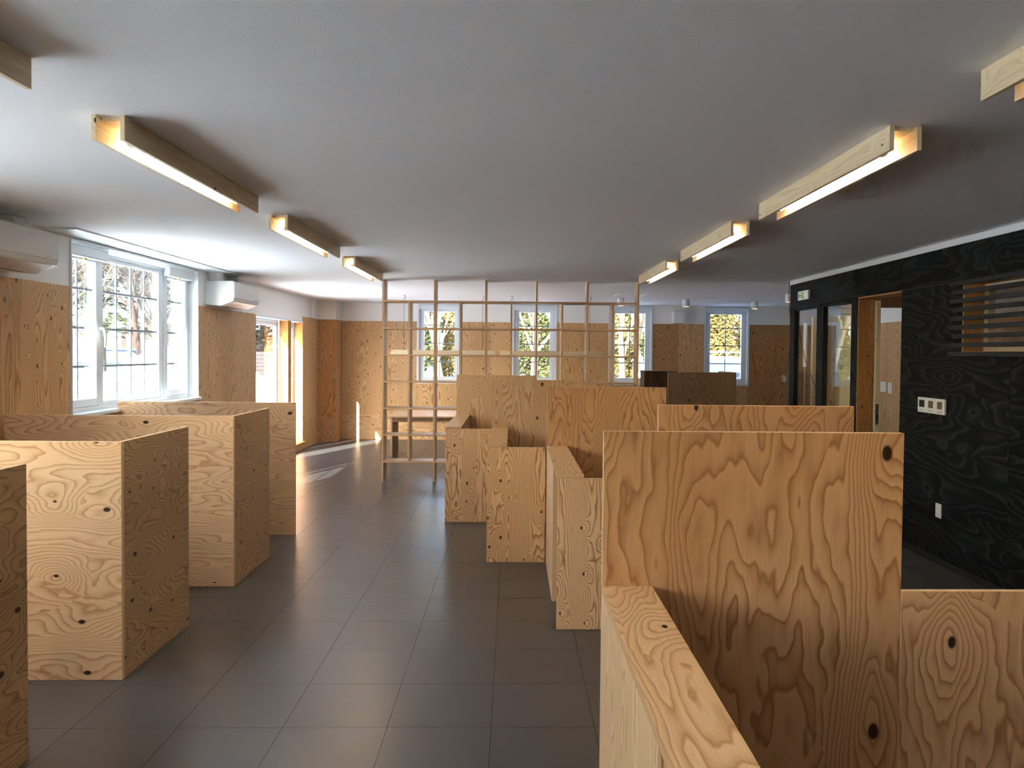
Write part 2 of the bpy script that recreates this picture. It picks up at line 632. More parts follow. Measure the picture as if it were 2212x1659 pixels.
near = []
rest = []
for c in cells:
    mx_, my_ = (c[2] + c[3]) / 2, (c[4] + c[5]) / 2
    full = abs(c[3] - c[2] - T) < 1e-3 and abs(c[5] - c[4] - T) < 1e-3
    hidden = (mx_ < -1.95 and my_ < 7.0) or (mx_ > .75 + max(0, 4.6 - my_) * 0 and my_ < 9.0)
    if full and in_view(mx_, my_) and not hidden:
        near.append((my_, c))
    else:
        rest.append(c)
near.sort()
for k, (d_, c) in enumerate(near):
    if k < 300:
        link('tile', tile_me, [], floor, ((c[2] + c[3]) / 2, (c[4] + c[5]) / 2, 0))
    else:
        rest.append(c)
bm = bmesh.new()
for c in rest:
    if c[3] - c[2] > .01 and c[5] - c[4] > .01:
        add_box(bm, (c[2] + .0008, c[3] - .0008), (c[4] + .0008, c[5] - .0008), (-.006, 0))
finish(bm, 2, 0, True, 2)
me = to_mesh(bm, 'far_tiles')
me.materials.append(MAT['tile'])
me.materials.append(MAT['joint'])
tag(link('far_tiles', me, [], floor), kind='stuff')

box('ceiling', (-3.72, 7.5), (-3.3, 14.85), (H, H + .1), 'ceiling', kind='structure')
box('roof', (-3.97, 7.7), (-6.6, 15.1), (2.63, 2.85), 'white', kind='structure')  # unseen rear overhang lengthened to keep direct sun off the rear window

wl = multi('wall_left', wall_boxes(1, -3.3, 14.85, -3.72, XLW, -.1, H,
           [WIN_L, WIN_ADD_N, WIN_ADD_M, (DR_A[0], DR_B[1], DR_A[2], DR_A[3])]), 'white', kind='structure')
wb = multi('wall_back', wall_boxes(0, XLW, 7.5, YBW, 14.85, -.1, H, [(a, b, BWZ[0], BWZ[1]) for a, b in BW]),
           'white', kind='structure')
multi('wall_front', wall_boxes(0, XLW, 7.5, -3.3, -3.0, -.1, H, [(-2.3, -1.6, 1.0, 2.1)]), 'white', kind='structure')
multi('wall_far_right', wall_boxes(1, -3.0, YBW, 7.2, 7.5, -.1, H, []), 'white', kind='structure')

# plywood sheets on the left wall (front face at XL)
def lsheet(y0, y1, z0, z1, mat='ply_wall', grain=2):
    box('plywood_sheet', (XLW + .0005, XL), (y0 + .0012, y1 - .0012), (z0 + .001, z1), mat, wl, grain=grain, edge='edge')

PT = 2.112
lsheet(-3.0, WIN_ADD_M[0], 0, PT); lsheet(WIN_ADD_M[0], -1.3, 0, WIN_ADD_M[2] - .02); lsheet(-1.3, WIN_ADD_M[1], 0, WIN_ADD_M[2] - .02); lsheet(WIN_ADD_M[1], .6, 0, PT); lsheet(.6, WIN_ADD_N[0], 0, PT)
lsheet(WIN_ADD_N[0], 2.55, 0, WIN_ADD_N[2] - .02); lsheet(2.55, WIN_ADD_N[1], 0, WIN_ADD_N[2] - .02)
lsheet(WIN_ADD_N[1], 4.71, 0, PT); lsheet(4.71, 5.62, 0, PT); lsheet(5.62, WIN_L[0] - .02, 0, PT)
lsheet(WIN_L[0] - .02, 7.0, 0, WIN_L[2] - .03, 'ply_orange'); lsheet(7.0, 7.91, 0, WIN_L[2] - .03, 'ply_orange')
lsheet(7.91, WIN_L[1] + .02, 0, WIN_L[2] - .03, 'ply_orange')
lsheet(WIN_L[1] + .02, 9.45, 0, PT); lsheet(9.45, DR_A[0], 0, PT)
lsheet(DR_A[0], 12.0, 0, .105, 'ply_wall', 1); lsheet(12.0, DR_B[1], 0, .105, 'ply_wall', 1)
lsheet(DR_B[1], 14.12, .44, 2.183); lsheet(DR_B[1], 14.12, 0, .44, 'ply_wall', 1)

# corner pillar, white above and plywood below
pil = box('wall_pillar', (XLW, -3.14), (14.132, YBW), (0, H), 'white', kind='structure')
box('plywood_sheet', (XLW + .012, -3.128), (14.12, 14.1315), (.441, 2.18), 'ply_orange', pil, edge='edge')
box('plywood_sheet', (XLW + .012, -3.128), (14.12, 14.1315), (.001, .438), 'ply_orange', pil, grain=0, edge='edge')
box('plywood_sheet', (-3.1395, -3.128), (14.133, YB - .001), (.441, 2.18), 'ply_orange', pil, edge='edge')
box('plywood_sheet', (-3.1395, -3.128), (14.133, YB - .001), (.001, .438), 'ply_orange', pil, grain=1, edge='edge')
box('pipe_cover', (XLW, XLW + .05), (13.6, 13.72), (2.19, 2.45), 'plastic', wl)

# back wall sheets
def bsheet(x0, x1, z0, z1, mat='ply_wall', grain=2):
    box('plywood_sheet', (x0 + .0012, x1 - .0012), (YB, YBW - .0005), (z0 + .001, z1), mat, wb, grain=grain, edge='edge')

BT = 2.178
segs = [(-3.125, -2.226), (-2.226, BW[0][0]), (BW[0][1], -.395), (-.395, BW[1][0]), (BW[1][1], 1.31), (1.31, BW[2][0]),
        (BW[2][1], 3.08), (3.08, BW[3][0]), (BW[3][1], 4.877), (4.877, 5.45), (5.45, BW[4][0]), (BW[4][1], 7.2)]
for k, (a, b) in enumerate(segs):
    bsheet(a, b, .441, BT, 'ply_orange' if k in (6, 8, 9, 10, 11) else 'ply_wall')
for a, b in BW:
    bsheet(a, b, .441, BWZ[0] - .02)
e = -3.125
while e < 7.2:
    e2 = min(e + 1.82, 7.2)
    bsheet(e, e2, 0, .438, 'ply_wall', 0)
    e = e2

# ------------------------------------------------------------------ windows
def bar(bl, x, y, z):
    bl.append((x, y, z))


def frame_x(name, x, y0, y1, z0, z1, w, parent, mat='pvc', bevel=.002):
    """rectangular frame in the YZ plane"""
    bl = [(x, (y0, y0 + w), (z0, z1)), (x, (y1 - w, y1), (z0, z1)),
          (x, (y0 + w, y1 - w), (z0, z0 + w)), (x, (y0 + w, y1 - w), (z1 - w, z1))]
    return multi(name, bl, mat, parent, ((x[0] + x[1]) / 2, (y0 + y1) / 2, z0), bevel=bevel)


def frame_y(name, y, x0, x1, z0, z1, w, parent, mat='pvc', bevel=.002):
    bl = [((x0, x0 + w), y, (z0, z1)), ((x1 - w, x1), y, (z0, z1)),
          ((x0 + w, x1 - w), y, (z0, z0 + w)), ((x0 + w, x1 - w), y, (z1 - w, z1))]
    return multi(name, bl, mat, parent, ((x0 + x1) / 2, (y[0] + y[1]) / 2, z0), bevel=bevel)


def window_left(n, y0, y1, z0, z1):
    w = empty('window_%d' % n, (-3.6, (y0 + y1) / 2, z0), kind='structure')
    # white lining of the reveal
    t = .012
    multi('lining', [((-3.70, XL + .006), (y0, y0 + t), (z0, z1)), ((-3.70, XL + .006), (y1 - t, y1), (z0, z1)),
                     ((-3.70, XL + .006), (y0 + t, y1 - t), (z1 - t, z1))], 'pvc', w, (-3.6, (y0 + y1) / 2, z0))
    box('sill', (-3.70, XL + .035), (y0 - .015, y1 + .015), (z0 - .022, z0 + .006), 'pvc', w, bevel=.003)
    a, b, zb, zt = y0 + t, y1 - t, z0 + .006, z1 - t
    fx = (-3.64, -3.555)
    frame_x('outer_frame', fx, a, b, zb, zt - .02, .035, w)
    m1, m2 = 6.92 - 6.27 + y0, 8.125 - 6.27 + y0
    for m_ in (m1, m2):
        box('mullion', fx, (m_ - .028, m_ + .028), (zb + .035, zt - .055), 'pvc', w, bevel=.002)
    zs0, zs1 = zb + .035, zt - .055
    zm = [1.478, 1.80, 2.125]
    for (s, e, kind) in ((a + .035, m1 - .028, 'c'), (m1 + .028, m2 - .028, 'f'), (m2 + .028, b - .035, 'c')):
        if kind == 'c':
            sash = frame_x('sash', (-3.615, -3.545), s + .004, e - .004, zs0 + .004, zs1 - .004, .062, w)
            g0, g1, h0, h1 = s + .066, e - .066, zs0 + .066, zs1 - .066
        else:
            sash = frame_x('sash', (-3.605, -3.565), s + .001, e - .001, zs0 + .001, zs1 - .001, .03, w)
            g0, g1, h0, h1 = s + .031, e - .031, zs0 + .031, zs1 - .031
        box('pane', (-3.578, -3.574), (g0, g1), (h0, h1), 'glass', sash)
        box('pane', (-3.604, -3.600), (g0, g1), (h0, h1), 'glass', sash)
        nv = 3 if kind == 'f' else 1
        for k in range(nv):
            yy = g0 + (g1 - g0) * (k + 1) / (nv + 1)
            box('muntin', (-3.595, -3.583), (yy - .009, yy + .009), (h0, h1), 'muntin', sash)
        for z_ in zm:
            box('muntin', (-3.596, -3.582), (g0, g1), (z_ - .010, z_ + .010), 'muntin', sash)
        if kind == 'c':
            # rolled up insect screen cassette with its pull
            cas = prism('screen_cassette', [(-3.545, zt - .105), (-3.49, zt - .105), (-3.483, zt - .09), (-3.483, zt - .02), (-3.49, zt - .012), (-3.545, zt - .012)],
                        1, s - .02, e + .03, 'pvc', w, bevel=.003)
            ym = (s + e) / 2
            box('pull', (-3.535, -3.508), (ym - .02, ym + .02), (zt - .122, zt - .106), 'gold', cas, bevel=.004)
            if s < m1:
                tube('pull_cord', [(-3.525, ym, zt - .122), (-3.526, ym + .004, zt - .5), (-3.524, ym, zs0 + .3)], .0018, 'pvc', cas, seg=5)
                hy = e - .03
                hd = tube('handle', [(-3.545, hy, 1.80), (-3.505, hy, 1.80), (-3.492, hy + .006, 1.77), (-3.49, hy + .012, 1.72), (-3.492, hy + .004, 1.64)],
                          [.012, .012, .014, .013, .008], 'plastic', sash, seg=8)
    return w


window_left(1, *WIN_L)
window_left(2, *WIN_ADD_N)
window_left(12, *WIN_ADD_M)

w = empty('window_13', (-1.95, -3.2, 1.0), kind='structure')  # unseen rear window, added so light reaches the foreground panels
frame_y('outer_frame', (-3.22, -3.14), -2.3, -1.6, 1.0, 2.1, .05, w)
box('pane', (-2.25, -1.65), (-3.184, -3.180), (1.05, 2.05), 'glass', w)

# white plate along the ceiling over the big window
box('trim_1', (XLW, -3.21), (5.92, 9.25), (H - .012, H), 'pvc', bevel=.002, kind='structure')


def glass_door(n, y0, y1, z0, z1):
    w = empty('window_%d' % n, (-3.6, (y0 + y1) / 2, z0), kind='structure')
    f = frame_x('outer_frame', (-3.67, -3.59), y0, y1, z0 + .012, z1, .04, w)
    s = frame_x('sash', (-3.65, -3.605), y0 + .041, y1 - .041, z0 + .053, z1 - .041, .05, w)
    box('pane', (-3.632, -3.627), (y0 + .091, y1 - .091), (z0 + .103, z1 - .091), 'glass', s)
    return w


glass_door(3, *DR_A)
glass_door(4, *DR_B)
box('door_post', (-3.585, XL + .004), (DR_A[1], DR_B[0]), (.122, DR_A[3]), 'fir_post', wl, edge=None, bevel=.002)
box('jamb_lining', (-3.585, XL - .001), (DR_B[1] - .024, DR_B[1] - .0005), (.122, DR_A[3]), 'fir_post', wl)
box('jamb_lining', (-3.585, XL - .001), (DR_A[0] + .0005, DR_A[0] + .024), (.122, DR_A[3]), 'fir_post', wl)
box('sill_board', (-3.59, XL + .03), (DR_A[0] - .01, DR_B[1] + .03), (.106, .122), 'fir_post', wl, grain=1, bevel=.002)
box('head_trim', (-3.59, XL + .004), (DR_A[0], DR_B[1]), (DR_A[3] - .001, DR_A[3] + .02), 'pvc', wl)

for k, (a, b) in enumerate(BW):
    w = empty('window_%d' % (5 + k), ((a + b) / 2, 14.7, BWZ[0]), kind='structure')
    z0, z1 = BWZ
    t = .012
    multi('lining', [((a, a + t), (YB - .006, 14.8), (z0, z1)), ((b - t, b), (YB - .006, 14.8), (z0, z1)),
                     ((a + t, b - t), (YB - .006, 14.8), (z1 - t, z1)), ((a + t, b - t), (YB - .006, 14.8), (z0, z0 + t))],
          'pvc', w, ((a + b) / 2, 14.7, z0))
    multi('casing', [((a - .022, a), (YB - .008, YB + .01), (z0 - .022, H - .002)), ((b, b + .022), (YB - .008, YB + .01), (z0 - .022, H - .002)),
                     ((a, b), (YB - .008, YB + .01), (z0 - .022, z0))], 'pvc', w, ((a + b) / 2, 14.6, z0))
    fa, fb = a + t, b - t
    frame_y('outer_frame', (14.68, 14.76), fa, fb, z0 + t, z1 - t, .03, w)
    s = frame_y('sash', (14.665, 14.735), fa + .032, fb - .032, z0 + .044, z1 - .075, .062, w)
    g0, g1, h0, h1 = fa + .094, fb - .094, z0 + .106, z1 - .137
    box('pane', (g0, g1), (14.69, 14.694), (h0, h1), 'glass', s)
    mx_ = (g0 + g1) / 2
    box('muntin', (mx_ - .007, mx_ + .007), (14.70, 14.71), (h0, h1), 'muntin', s)
    for z_ in (1.448, 1.782, 2.114):
        box('muntin', (g0, g1), (14.698, 14.712), (z_ - .009, z_ + .009), 'muntin', s)
    cas = prism('screen_cassette', [(14.60, z1 - .10), (14.664, z1 - .10), (14.664, z1 - .014), (14.60, z1 - .014), (14.594, z1 - .025), (14.594, z1 - .09)],
                0, fa + .002, fb - .002, 'pvc', w, bevel=.002)
    box('pull', (mx_ - .02, mx_ + .02), (14.61, 14.64), (z1 - .112, z1 - .1), 'gold', cas)
    hx = fa + .06
    tube('handle', [(hx, 14.665, 1.80), (hx, 14.625, 1.80), (hx - .002, 14.615, 1.76), (hx, 14.617, 1.67)], [.01, .011, .012, .007], 'plastic', s, seg=6)

# ------------------------------------------------------------------ black stained wall on the right
WX0, WX1 = XR + .012, 3.49
OP_DOOR = (6.74, 7.60, -.1, 2.19)
OP_G2 = (7.75, 8.455, .06, 2.155)
OP_G1 = (8.64, 9.32, .06, 2.155)
OP_SL = (3.9, 5.82, 1.645, 2.185)
wr = multi('wall_right', wall_boxes(1, -3.0, 7.60, WX0, WX1, 0, H, [OP_SL, OP_DOOR]) + wall_boxes(1, 7.60, 9.47, WX0, 3.40, 0, H, [OP_G2, OP_G1]), 'black_ply', kind='structure')


def rsheet(y0, y1, z0, z1, mat='black_ply', grain=1):
    box('black_plywood_sheet', (XR, WX0 - .0005), (y0 + .0015, y1 - .0015), (z0 + .0015, z1 - .0015), mat, wr, grain=grain, edge='edge_black')


rows = [.05, .475, .905, 1.335, 1.765, 2.195, H - .05]
for (a, b) in ((-3.0, -.81), (-.81, .70), (.70, 2.21), (2.21, 3.72), (3.72, 5.23), (5.23, 6.74)):
    for z0, z1 in zip(rows[:-1], rows[1:]):
        s0, s1, b0, b1 = a, b, z0, z1
        if s0 < OP_SL[1] and s1 > OP_SL[0] and b0 < OP_SL[3] and b1 > OP_SL[2]:
            # cut round the slatted opening
            if b0 < OP_SL[2]:
                rsheet(s0, s1, b0, OP_SL[2])
            if b1 > OP_SL[3]:
                rsheet(s0, s1, OP_SL[3], b1)
            lo, hi = max(b0, OP_SL[2]), min(b1, OP_SL[3])
            if s0 < OP_SL[0]:
                rsheet(s0, OP_SL[0], lo, hi)
            if s1 > OP_SL[1]:
                rsheet(OP_SL[1], s1, lo, hi)
        else:
            rsheet(s0, s1, b0, b1)
rsheet(6.74, 8.56, 2.19, H - .05)
rsheet(8.56, 9.47, 2.155, H - .05)
for a, b in ((7.60, 7.75), (8.455, 8.64), (9.32, 9.47)):
    rsheet(a, b, .05, 2.155 if a > 8 else 2.19, 'black_ply', 2)
rsheet(7.75, 8.455, 2.155, 2.19)
box('end_board', (XR, 3.405), (9.4705, 9.482), (0, H - .05), 'black_ply', wr, edge='edge_black')
box('baseboard_right', (XR - .006, WX0), (-3.0, 6.74), (0, .05), 'black_slat', grain=1, kind='structure')
box('trim_2', (XR - .006, XR + .05), (-3.0, 9.49), (H - .05, H - .001), 'white', grain=1, kind='structure')
box('baseboard_left', (XL, XL + .006), (DR_B[1], 14.12), (0, .03), 'ply_wall', grain=1, kind='structure')

# glazing between the black posts
for k, (a, b, z0, z1) in enumerate((OP_G2, OP_G1)):
    w = empty('window_%d' % (10 + k), (3.38, (a + b) / 2, z0), kind='structure')
    frame_x('outer_frame', (3.368, 3.396), a, b, z0, z1, .008, w, 'edge_black', 0)
    box('pane', (3.379, 3.385), (a + .008, b - .008), (z0 + .008, z1 - .008), 'glass', w)

# inside the doorway: lining, sliding leaf, room walls
d1 = empty('door_1', (3.45, 7.6, 0), kind='structure')
box('jamb', (XR + .001, 3.50), (7.585, 7.5995), (0, 2.175), 'fir_post', d1, edge=None)
box('head', (XR + .001, 3.56), (6.74, 7.5995), (2.176, 2.19), 'fir_post', d1, grain=1)
leaf = box('door_leaf', (3.515, 3.555), (7.56, 8.40), (.01, 2.16), 'spruce', d1, bevel=.002)
lat = box('latch_plate', (3.521, 3.549), (7.5565, 7.56), (.96, 1.16), 'steel', leaf)
box('latch', (3.529, 3.541), (7.553, 7.5565), (1.02, 1.06), 'dark_slot', leaf)
multi('wall_room', [((5.0, 5.1), (7.8, 11.35), (0, H)), ((WX1 + .3, 7.2), (3.0, 3.1), (0, H)), ((5.0, 5.1), (3.1, 7.8), (0, H))], 'white', kind='structure')
wrm = bpy.data.objects['wall_room']
yy = 3.1
while yy < 11.3:
    y2 = min(yy + .91, 11.35)
    box('plywood_sheet', (4.988, 4.9995), (yy + .001, y2 - .001), (.001, 2.07), 'ply_mid', wrm, edge='edge')
    yy = y2
box('trim_3', (3.56, 4.987), (8.6, 8.72), (2.16, H), 'ply_shelf', grain=0, kind='structure')
multi('door_2', [((4.45, 4.51), (11.6, 11.68), (0, 2.2)), ((4.51, 4.988), (11.6, 11.68), (2.12, 2.2))], 'spruce', kind='structure')
board = box('whiteboard', (4.61, 4.63), (12.3, 12.43), (1.44, 2.13), 'plastic', label='narrow white board seen edge-on through the first glass pane', cat='whiteboard')
box('stand_post', (4.612, 4.628), (12.35, 12.38), (0, 1.44), 'spruce', board)
box('foot', (4.5, 4.74), (12.32, 12.41), (0, .04), 'spruce', board)

# slatted opening
sl = empty('slatted_window', (XR, 5.0, 1.62), 'black wooden slats across the wood-framed opening in the black wall', 'slat screen')
zs = [2.176, 2.108, 2.042, 1.977, 1.911, 1.845, 1.779, 1.713, 1.646]
for k, z in enumerate(zs):
    y_end = 5.955 if k in (0, 8) else 5.925 + .02 * ((k * 7) % 3 - 1)
    box('slat', (XR - .028, XR - .0005), (3.8, y_end), (z - .0165, z + .0165), 'black_slat', sl, grain=1, bevel=.001)
box('side_board', (XR + .002, 3.56), (OP_SL[1] - .02, OP_SL[1] - .0005), (OP_SL[2], OP_SL[3]), 'fir_post', sl)
box('bottom_board', (XR + .002, 3.56), (OP_SL[0], OP_SL[1] - .021), (OP_SL[2] + .0005, OP_SL[2] + .02), 'fir_post', sl, grain=1)
box('top_board', (XR + .002, 3.56), (OP_SL[0], OP_SL[1] - .021), (OP_SL[3] - .02, OP_SL[3] - .0005), 'fir_post', sl, grain=1)
fr = multi('inner_frame', [((3.50, 3.55), (5.74, 5.795), (OP_SL[2] + .02, OP_SL[3] - .02)),
                           ((3.50, 3.55), (OP_SL[0], 5.74), (OP_SL[2] + .02, OP_SL[2] + .06)),
                           ((3.50, 3.55), (OP_SL[0], 5.74), (OP_SL[3] - .06, OP_SL[3] - .02))], 'spruce', sl, (3.52, 5.0, OP_SL[2]))

# ------------------------------------------------------------------ left booths (L-shaped plywood screens)
PH = 1.176
names = [('pale plywood L-shaped screen nearest the camera at the left frame edge', 2.335),
         ('pale plywood L-shaped screen with shaded side, second from the camera on the left', 3.888),
         ('pale plywood L-shaped screen third from the camera, in front of the flat screen', 5.440)]
for k, (lab, y) in enumerate(names):
    b = empty('booth_screen', (-2.6, y, 0), lab, 'partition', 'plywood screens along the window side')
    box('front_panel', (XL + .002, -1.9015), (y, y + .024), (.001, PH), 'ply_left', b, grain=0, edge='edge_pale', bevel=.0012)
    box('side_panel', (-1.9255, -1.9015), (y + .0242, y + .80), (.001, PH), 'ply_side_shaded', b, grain=1, edge='edge_pale', bevel=.0012)
b = box('booth_screen', (XL + .002, -1.9015), (6.98, 7.004), (.001, PH - .006), 'ply_left', None, grain=0, edge='edge_pale', bevel=.0012,
        label='flat plywood screen without a side panel, farthest on the window side', cat='partition', group='plywood screens along the window side')

# ------------------------------------------------------------------ right booths
TH, LH = 1.367, .893


def booth(lab, x, y_back, y_front, wback, wfront, mats, th=TH, side_len=.94, x_off=0.0, side=True, lh=LH):
    """tall back panel at y_back, low front panel at y_front, side wall with a wide cap along the aisle"""
    b = empty('booth', (x + .3, (y_back + y_front) / 2, 0), lab, 'booth', 'plywood booths right of the aisle')
    tm, fm = mats
    box('tall_panel', (x, x + wback), (y_back, y_back + .024), (.001, th), tm, b, grain=2, edge='edge_pale', bevel=.0015)
    if wfront:
        x1 = x + x_off
        box('low_panel', (x1, x1 + wfront), (y_front, y_front + .024), (.001, lh), fm, b, grain=2, edge='edge_pale', bevel=.0012)
    if side:
        box('side_panel', (x, x + .03), (y_back - side_len, y_back - .0005), (.001, lh), 'ply_left', b, grain=2, edge='edge', bevel=.001)
        box('inner_panel', (x + .128, x + .152), (y_front + .0245, y_back - .0005), (.001, lh), 'ply_mid', b, grain=2, edge='edge', bevel=.001)
        box('cap', (x - .003, x + .155), (y_front - .001, y_back - .0005), (lh + .0005, lh + .021), 'ply_mid' if fm != 'ply_left' else 'ply_left', b,
            grain=1, edge='edge', bevel=.0012)
    return b


booth('plywood booth farthest down the aisle, its tall back behind three others', -.632, 9.0, 7.5345, .91, .442, ('ply_mid', 'ply_fine'))
booth('plywood booth second farthest down the aisle, heavily knotted low front', -.188, 7.51, 6.0905, .89, .452, ('ply_mid', 'ply_fine'))
booth('plywood booth with a tight-grained low front just behind the foreground panel', .272, 6.066, 4.603, .92, .46, ('ply_wide', 'ply_fine'))
booth('plywood booth in the foreground with the large broad-grained tall panel', .283, 2.41, .95, .932, 0, ('ply_wide', 'ply_left'), th=1.39, lh=.892)
booth('plywood booth whose tall back rises just behind the foreground panel', .722, 3.87, 2.41, .975, .95, ('ply_wide', 'ply_wide'),
      th=1.376, x_off=.494, side=False, lh=.897)

# L-shaped screen at the back right
b = empty('booth_screen', (2.8, 12.0, 0), 'dark-looking plywood screen standing below the right back window', 'partition')
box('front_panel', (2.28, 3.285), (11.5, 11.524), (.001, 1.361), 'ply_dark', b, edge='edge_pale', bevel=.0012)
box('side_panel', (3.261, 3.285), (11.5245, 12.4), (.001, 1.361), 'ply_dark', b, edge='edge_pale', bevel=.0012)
b = empty('ribbed_panel', (2.35, 12.7, 0), 'dark brown ribbed panel left of the dark plywood screen', 'panel')  # stands for a tall ribbed panel, modelled with box depth
box('body', (2.10, 2.62), (12.512, 12.9), (.001, 1.342), 'walnut', b, edge=None, bevel=.002)
box('top', (2.095, 2.625), (12.498, 12.905), (1.3425, 1.352), 'walnut', b, grain=0)
for k in range(13):
    x = 2.10 + .04 * k
    box('rib', (x + .005, x + .033), (12.50, 12.5115), (.02, 1.342), 'walnut', b)

# ------------------------------------------------------------------ open shelf up to the ceiling
sh = empty('open_shelf', (0, 9.98, 0), 'open plywood grid shelf reaching from floor to ceiling', 'shelf')
PX = [-1.615, -.977, -.342, .290, .925, 1.557]
MX = [-1.293, -.659, -.025, .609, 1.243]
BZ = [.250, .584, .917, 1.249, 1.580, 1.914, 2.250]
SY = (9.84, 10.12)
pt = .0215
pmes = None
for x in PX:
    if pmes is None:
        first = box('post', (x, x + pt), SY, (.001, H - .001), 'ply_shelf', sh, edge='edge', bevel=.0008)
        pmes = first
    else:
        c = pmes.copy(); C.objects.link(c); c.parent = sh
        c.location = Vector((x + pt / 2, 9.98, .001)) - Vector(sh.location)
for x in MX:
    box('mid_post', (x, x + pt), SY, (BZ[0] + .0105, BZ[-1] - .0105), 'ply_shelf', sh, edge='edge', bevel=.0008)
for i, z in enumerate(BZ):
    for k in range(5):
        xa, xb = PX[k] + pt + .0003, PX[k + 1] - .0003
        if i in (0, 6):
            box('shelf_board', (xa, xb), SY, (z - .0105, z + .0105), 'ply_shelf', sh, grain=0, edge='edge', bevel=.0008)
        else:
            m = MX[k]
            box('shelf_board', (xa, m - .0003), SY, (z - .0105, z + .0105), 'ply_shelf', sh, grain=0, edge='edge', bevel=.0008)
            box('shelf_board', (m + pt + .0003, xb), SY, (z - .0105, z + .0105), 'ply_shelf', sh, grain=0, edge='edge', bevel=.0008)

# desk behind the shelf
ds = empty('desk', (-.2, 12.7, 0), 'long plywood desk standing behind the open shelf', 'desk')
box('desk_top', (-1.90, 1.45), (12.05, 13.35), (.615, .639), 'ply_shelf', ds, grain=0, edge='edge', bevel=.001)
for x in (-1.86, -.2, 1.38):
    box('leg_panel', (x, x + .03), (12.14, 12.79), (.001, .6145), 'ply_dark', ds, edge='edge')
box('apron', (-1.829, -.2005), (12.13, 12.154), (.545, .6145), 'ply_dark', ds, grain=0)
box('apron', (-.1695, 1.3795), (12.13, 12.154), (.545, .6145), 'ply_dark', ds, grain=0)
cbl = tube('floor_cable', [(-.98, 11.7, .004), (-.9, 11.76, .004), (-.78, 11.8, .004), (-.66, 11.76, .004), (-.56, 11.79, .004)], .004, 'wire', seg=6,
           label='short black cable lying on the floor below the desk', cat='cable')


# ------------------------------------------------------------------ lamps
def beam_light(name, label, group, cx, y0, y1, ztop, along=1, hang=None):
    """two boards with an LED tube between them"""
    e = empty(name, (cx, (y0 + y1) / 2, ztop) if along == 1 else ((y0 + y1) / 2, cx, ztop), label, 'lamp', group)
    hw, t, h = .0625, .018, .096

    def bx(nm, a, l, z, mat, parent, **k):
        return box(nm, a, l, z, mat, parent, grain=1, **k) if along == 1 else box(nm, l, a, z, mat, parent, grain=0, **k)
    for s in (-1, 1):
        a = (cx - hw, cx - hw + t) if s < 0 else (cx + hw - t, cx + hw)
        bx('side_board', a, (y0, y1), (ztop - h, ztop - .0008), 'spruce', e, bevel=.001)
    bx('top_board', (cx - hw + t + .0005, cx + hw - t - .0005), (y0 + .03, y1 - .03), (ztop - .014, ztop - .001), 'spruce', e)
    for yy in (y0 + .24, y1 - .24 - .05):
        bx('bracket', (cx - .03, cx + .03), (yy, yy + .05), (ztop - .052, ztop - .0145), 'spruce', e)
    pts = [(cx, y0 + .2, ztop - .062), (cx, y1 - .2, ztop - .062)] if along == 1 else [(y0 + .2, cx, ztop - .062), (y1 - .2, cx, ztop - .062)]
    tube('led_tube', pts, .014, 'led', e, seg=10)
    for s, ins in ((0, .2), (1, -.2)):
        p = Vector(pts[s])
        q = p + (Vector((0, -.025, 0)) if along == 1 else Vector((-.025, 0, 0))) * (1 if s == 0 else -1)
        tube('tube_socket', [p, q], .015, 'plastic', e, seg=10)
    return e


LAB = ['leftmost ceiling beam lamp cut off at the upper left corner', 'largest wooden ceiling beam lamp on the window side',
       'wooden ceiling beam lamp above the farthest window-side screen', 'smallest wooden ceiling beam lamp, touching the left end of the shelf']
LABR = ['wooden ceiling beam lamp cut off at the upper right corner', 'largest wooden ceiling beam lamp on the black wall side',
        'middle wooden ceiling beam lamp on the black wall side', 'smallest wooden ceiling beam lamp, touching the right end of the shelf']
for k, (a, b) in enumerate(((.86, 2.48), (3.06, 4.645), (5.237, 6.82), (7.48, 9.07))):
    beam_light('ceiling_light', LAB[k], 'wooden ceiling beam lamps', -1.541, a, b, H)
for k, (a, b) in enumerate(((.83, 2.44), (3.03, 4.645), (5.242, 6.82), (7.49, 9.07))):
    beam_light('ceiling_light', LABR[k], 'wooden ceiling beam lamps', 1.508, a, b, H)
for lab, x0, x1, ws in (('left hanging beam lamp seen through the shelf', -1.895, -.27, (-1.70, -.47)),
                        ('right hanging beam lamp seen through the shelf', -.20, 1.41, (-.017, 1.217))):
    e = beam_light('pendant_light', lab, 'hanging beam lamps over the desk', 12.45, x0, x1, 1.653, along=0)
    for wx in ws:
        wr_ = tube('wire', [(wx, 12.45, 1.65), (wx, 12.45, H - .06)], .003, 'wire', e, seg=5)
        tube('hook', [(wx, 12.45, H - .06), (wx + .02, 12.45, H - .045), (wx + .02, 12.45, H - .02), (wx, 12.45, H - .012), (wx, 12.45, H)], .004, 'wire', e, seg=5)

def downlight(label, x, y, r=.058, h=.12):
    e = empty('downlight', (x, y, H), label, 'lamp', 'white ceiling spot cylinders')
    bm = bmesh.new()
    prof = [(r, -.0005), (r, -h + .003), (r - .003, -h), (r - .01, -h), (r - .012, -h + .012)]
    n = 28
    rings = [[bm.verts.new((math.cos(2 * math.pi * k / n) * p, math.sin(2 * math.pi * k / n) * p, z)) for k in range(n)] for p, z in prof]
    for r0, r1 in zip(rings[:-1], rings[1:]):
        for k in range(n):
            bm.faces.new((r0[k], r0[(k + 1) % n], r1[(k + 1) % n], r1[k]))
    bm.faces.new(rings[0])
    finish(bm)
    me = to_mesh(bm, 'housing')
    me.materials.append(MAT['plastic'])
    link('housing', me, [], e, (x, y, H))
    tube('lens', [(x, y, H - h + .003), (x, y, H - h + .011)], r - .0125, 'downlight', e, seg=28, smooth=False)
    return e


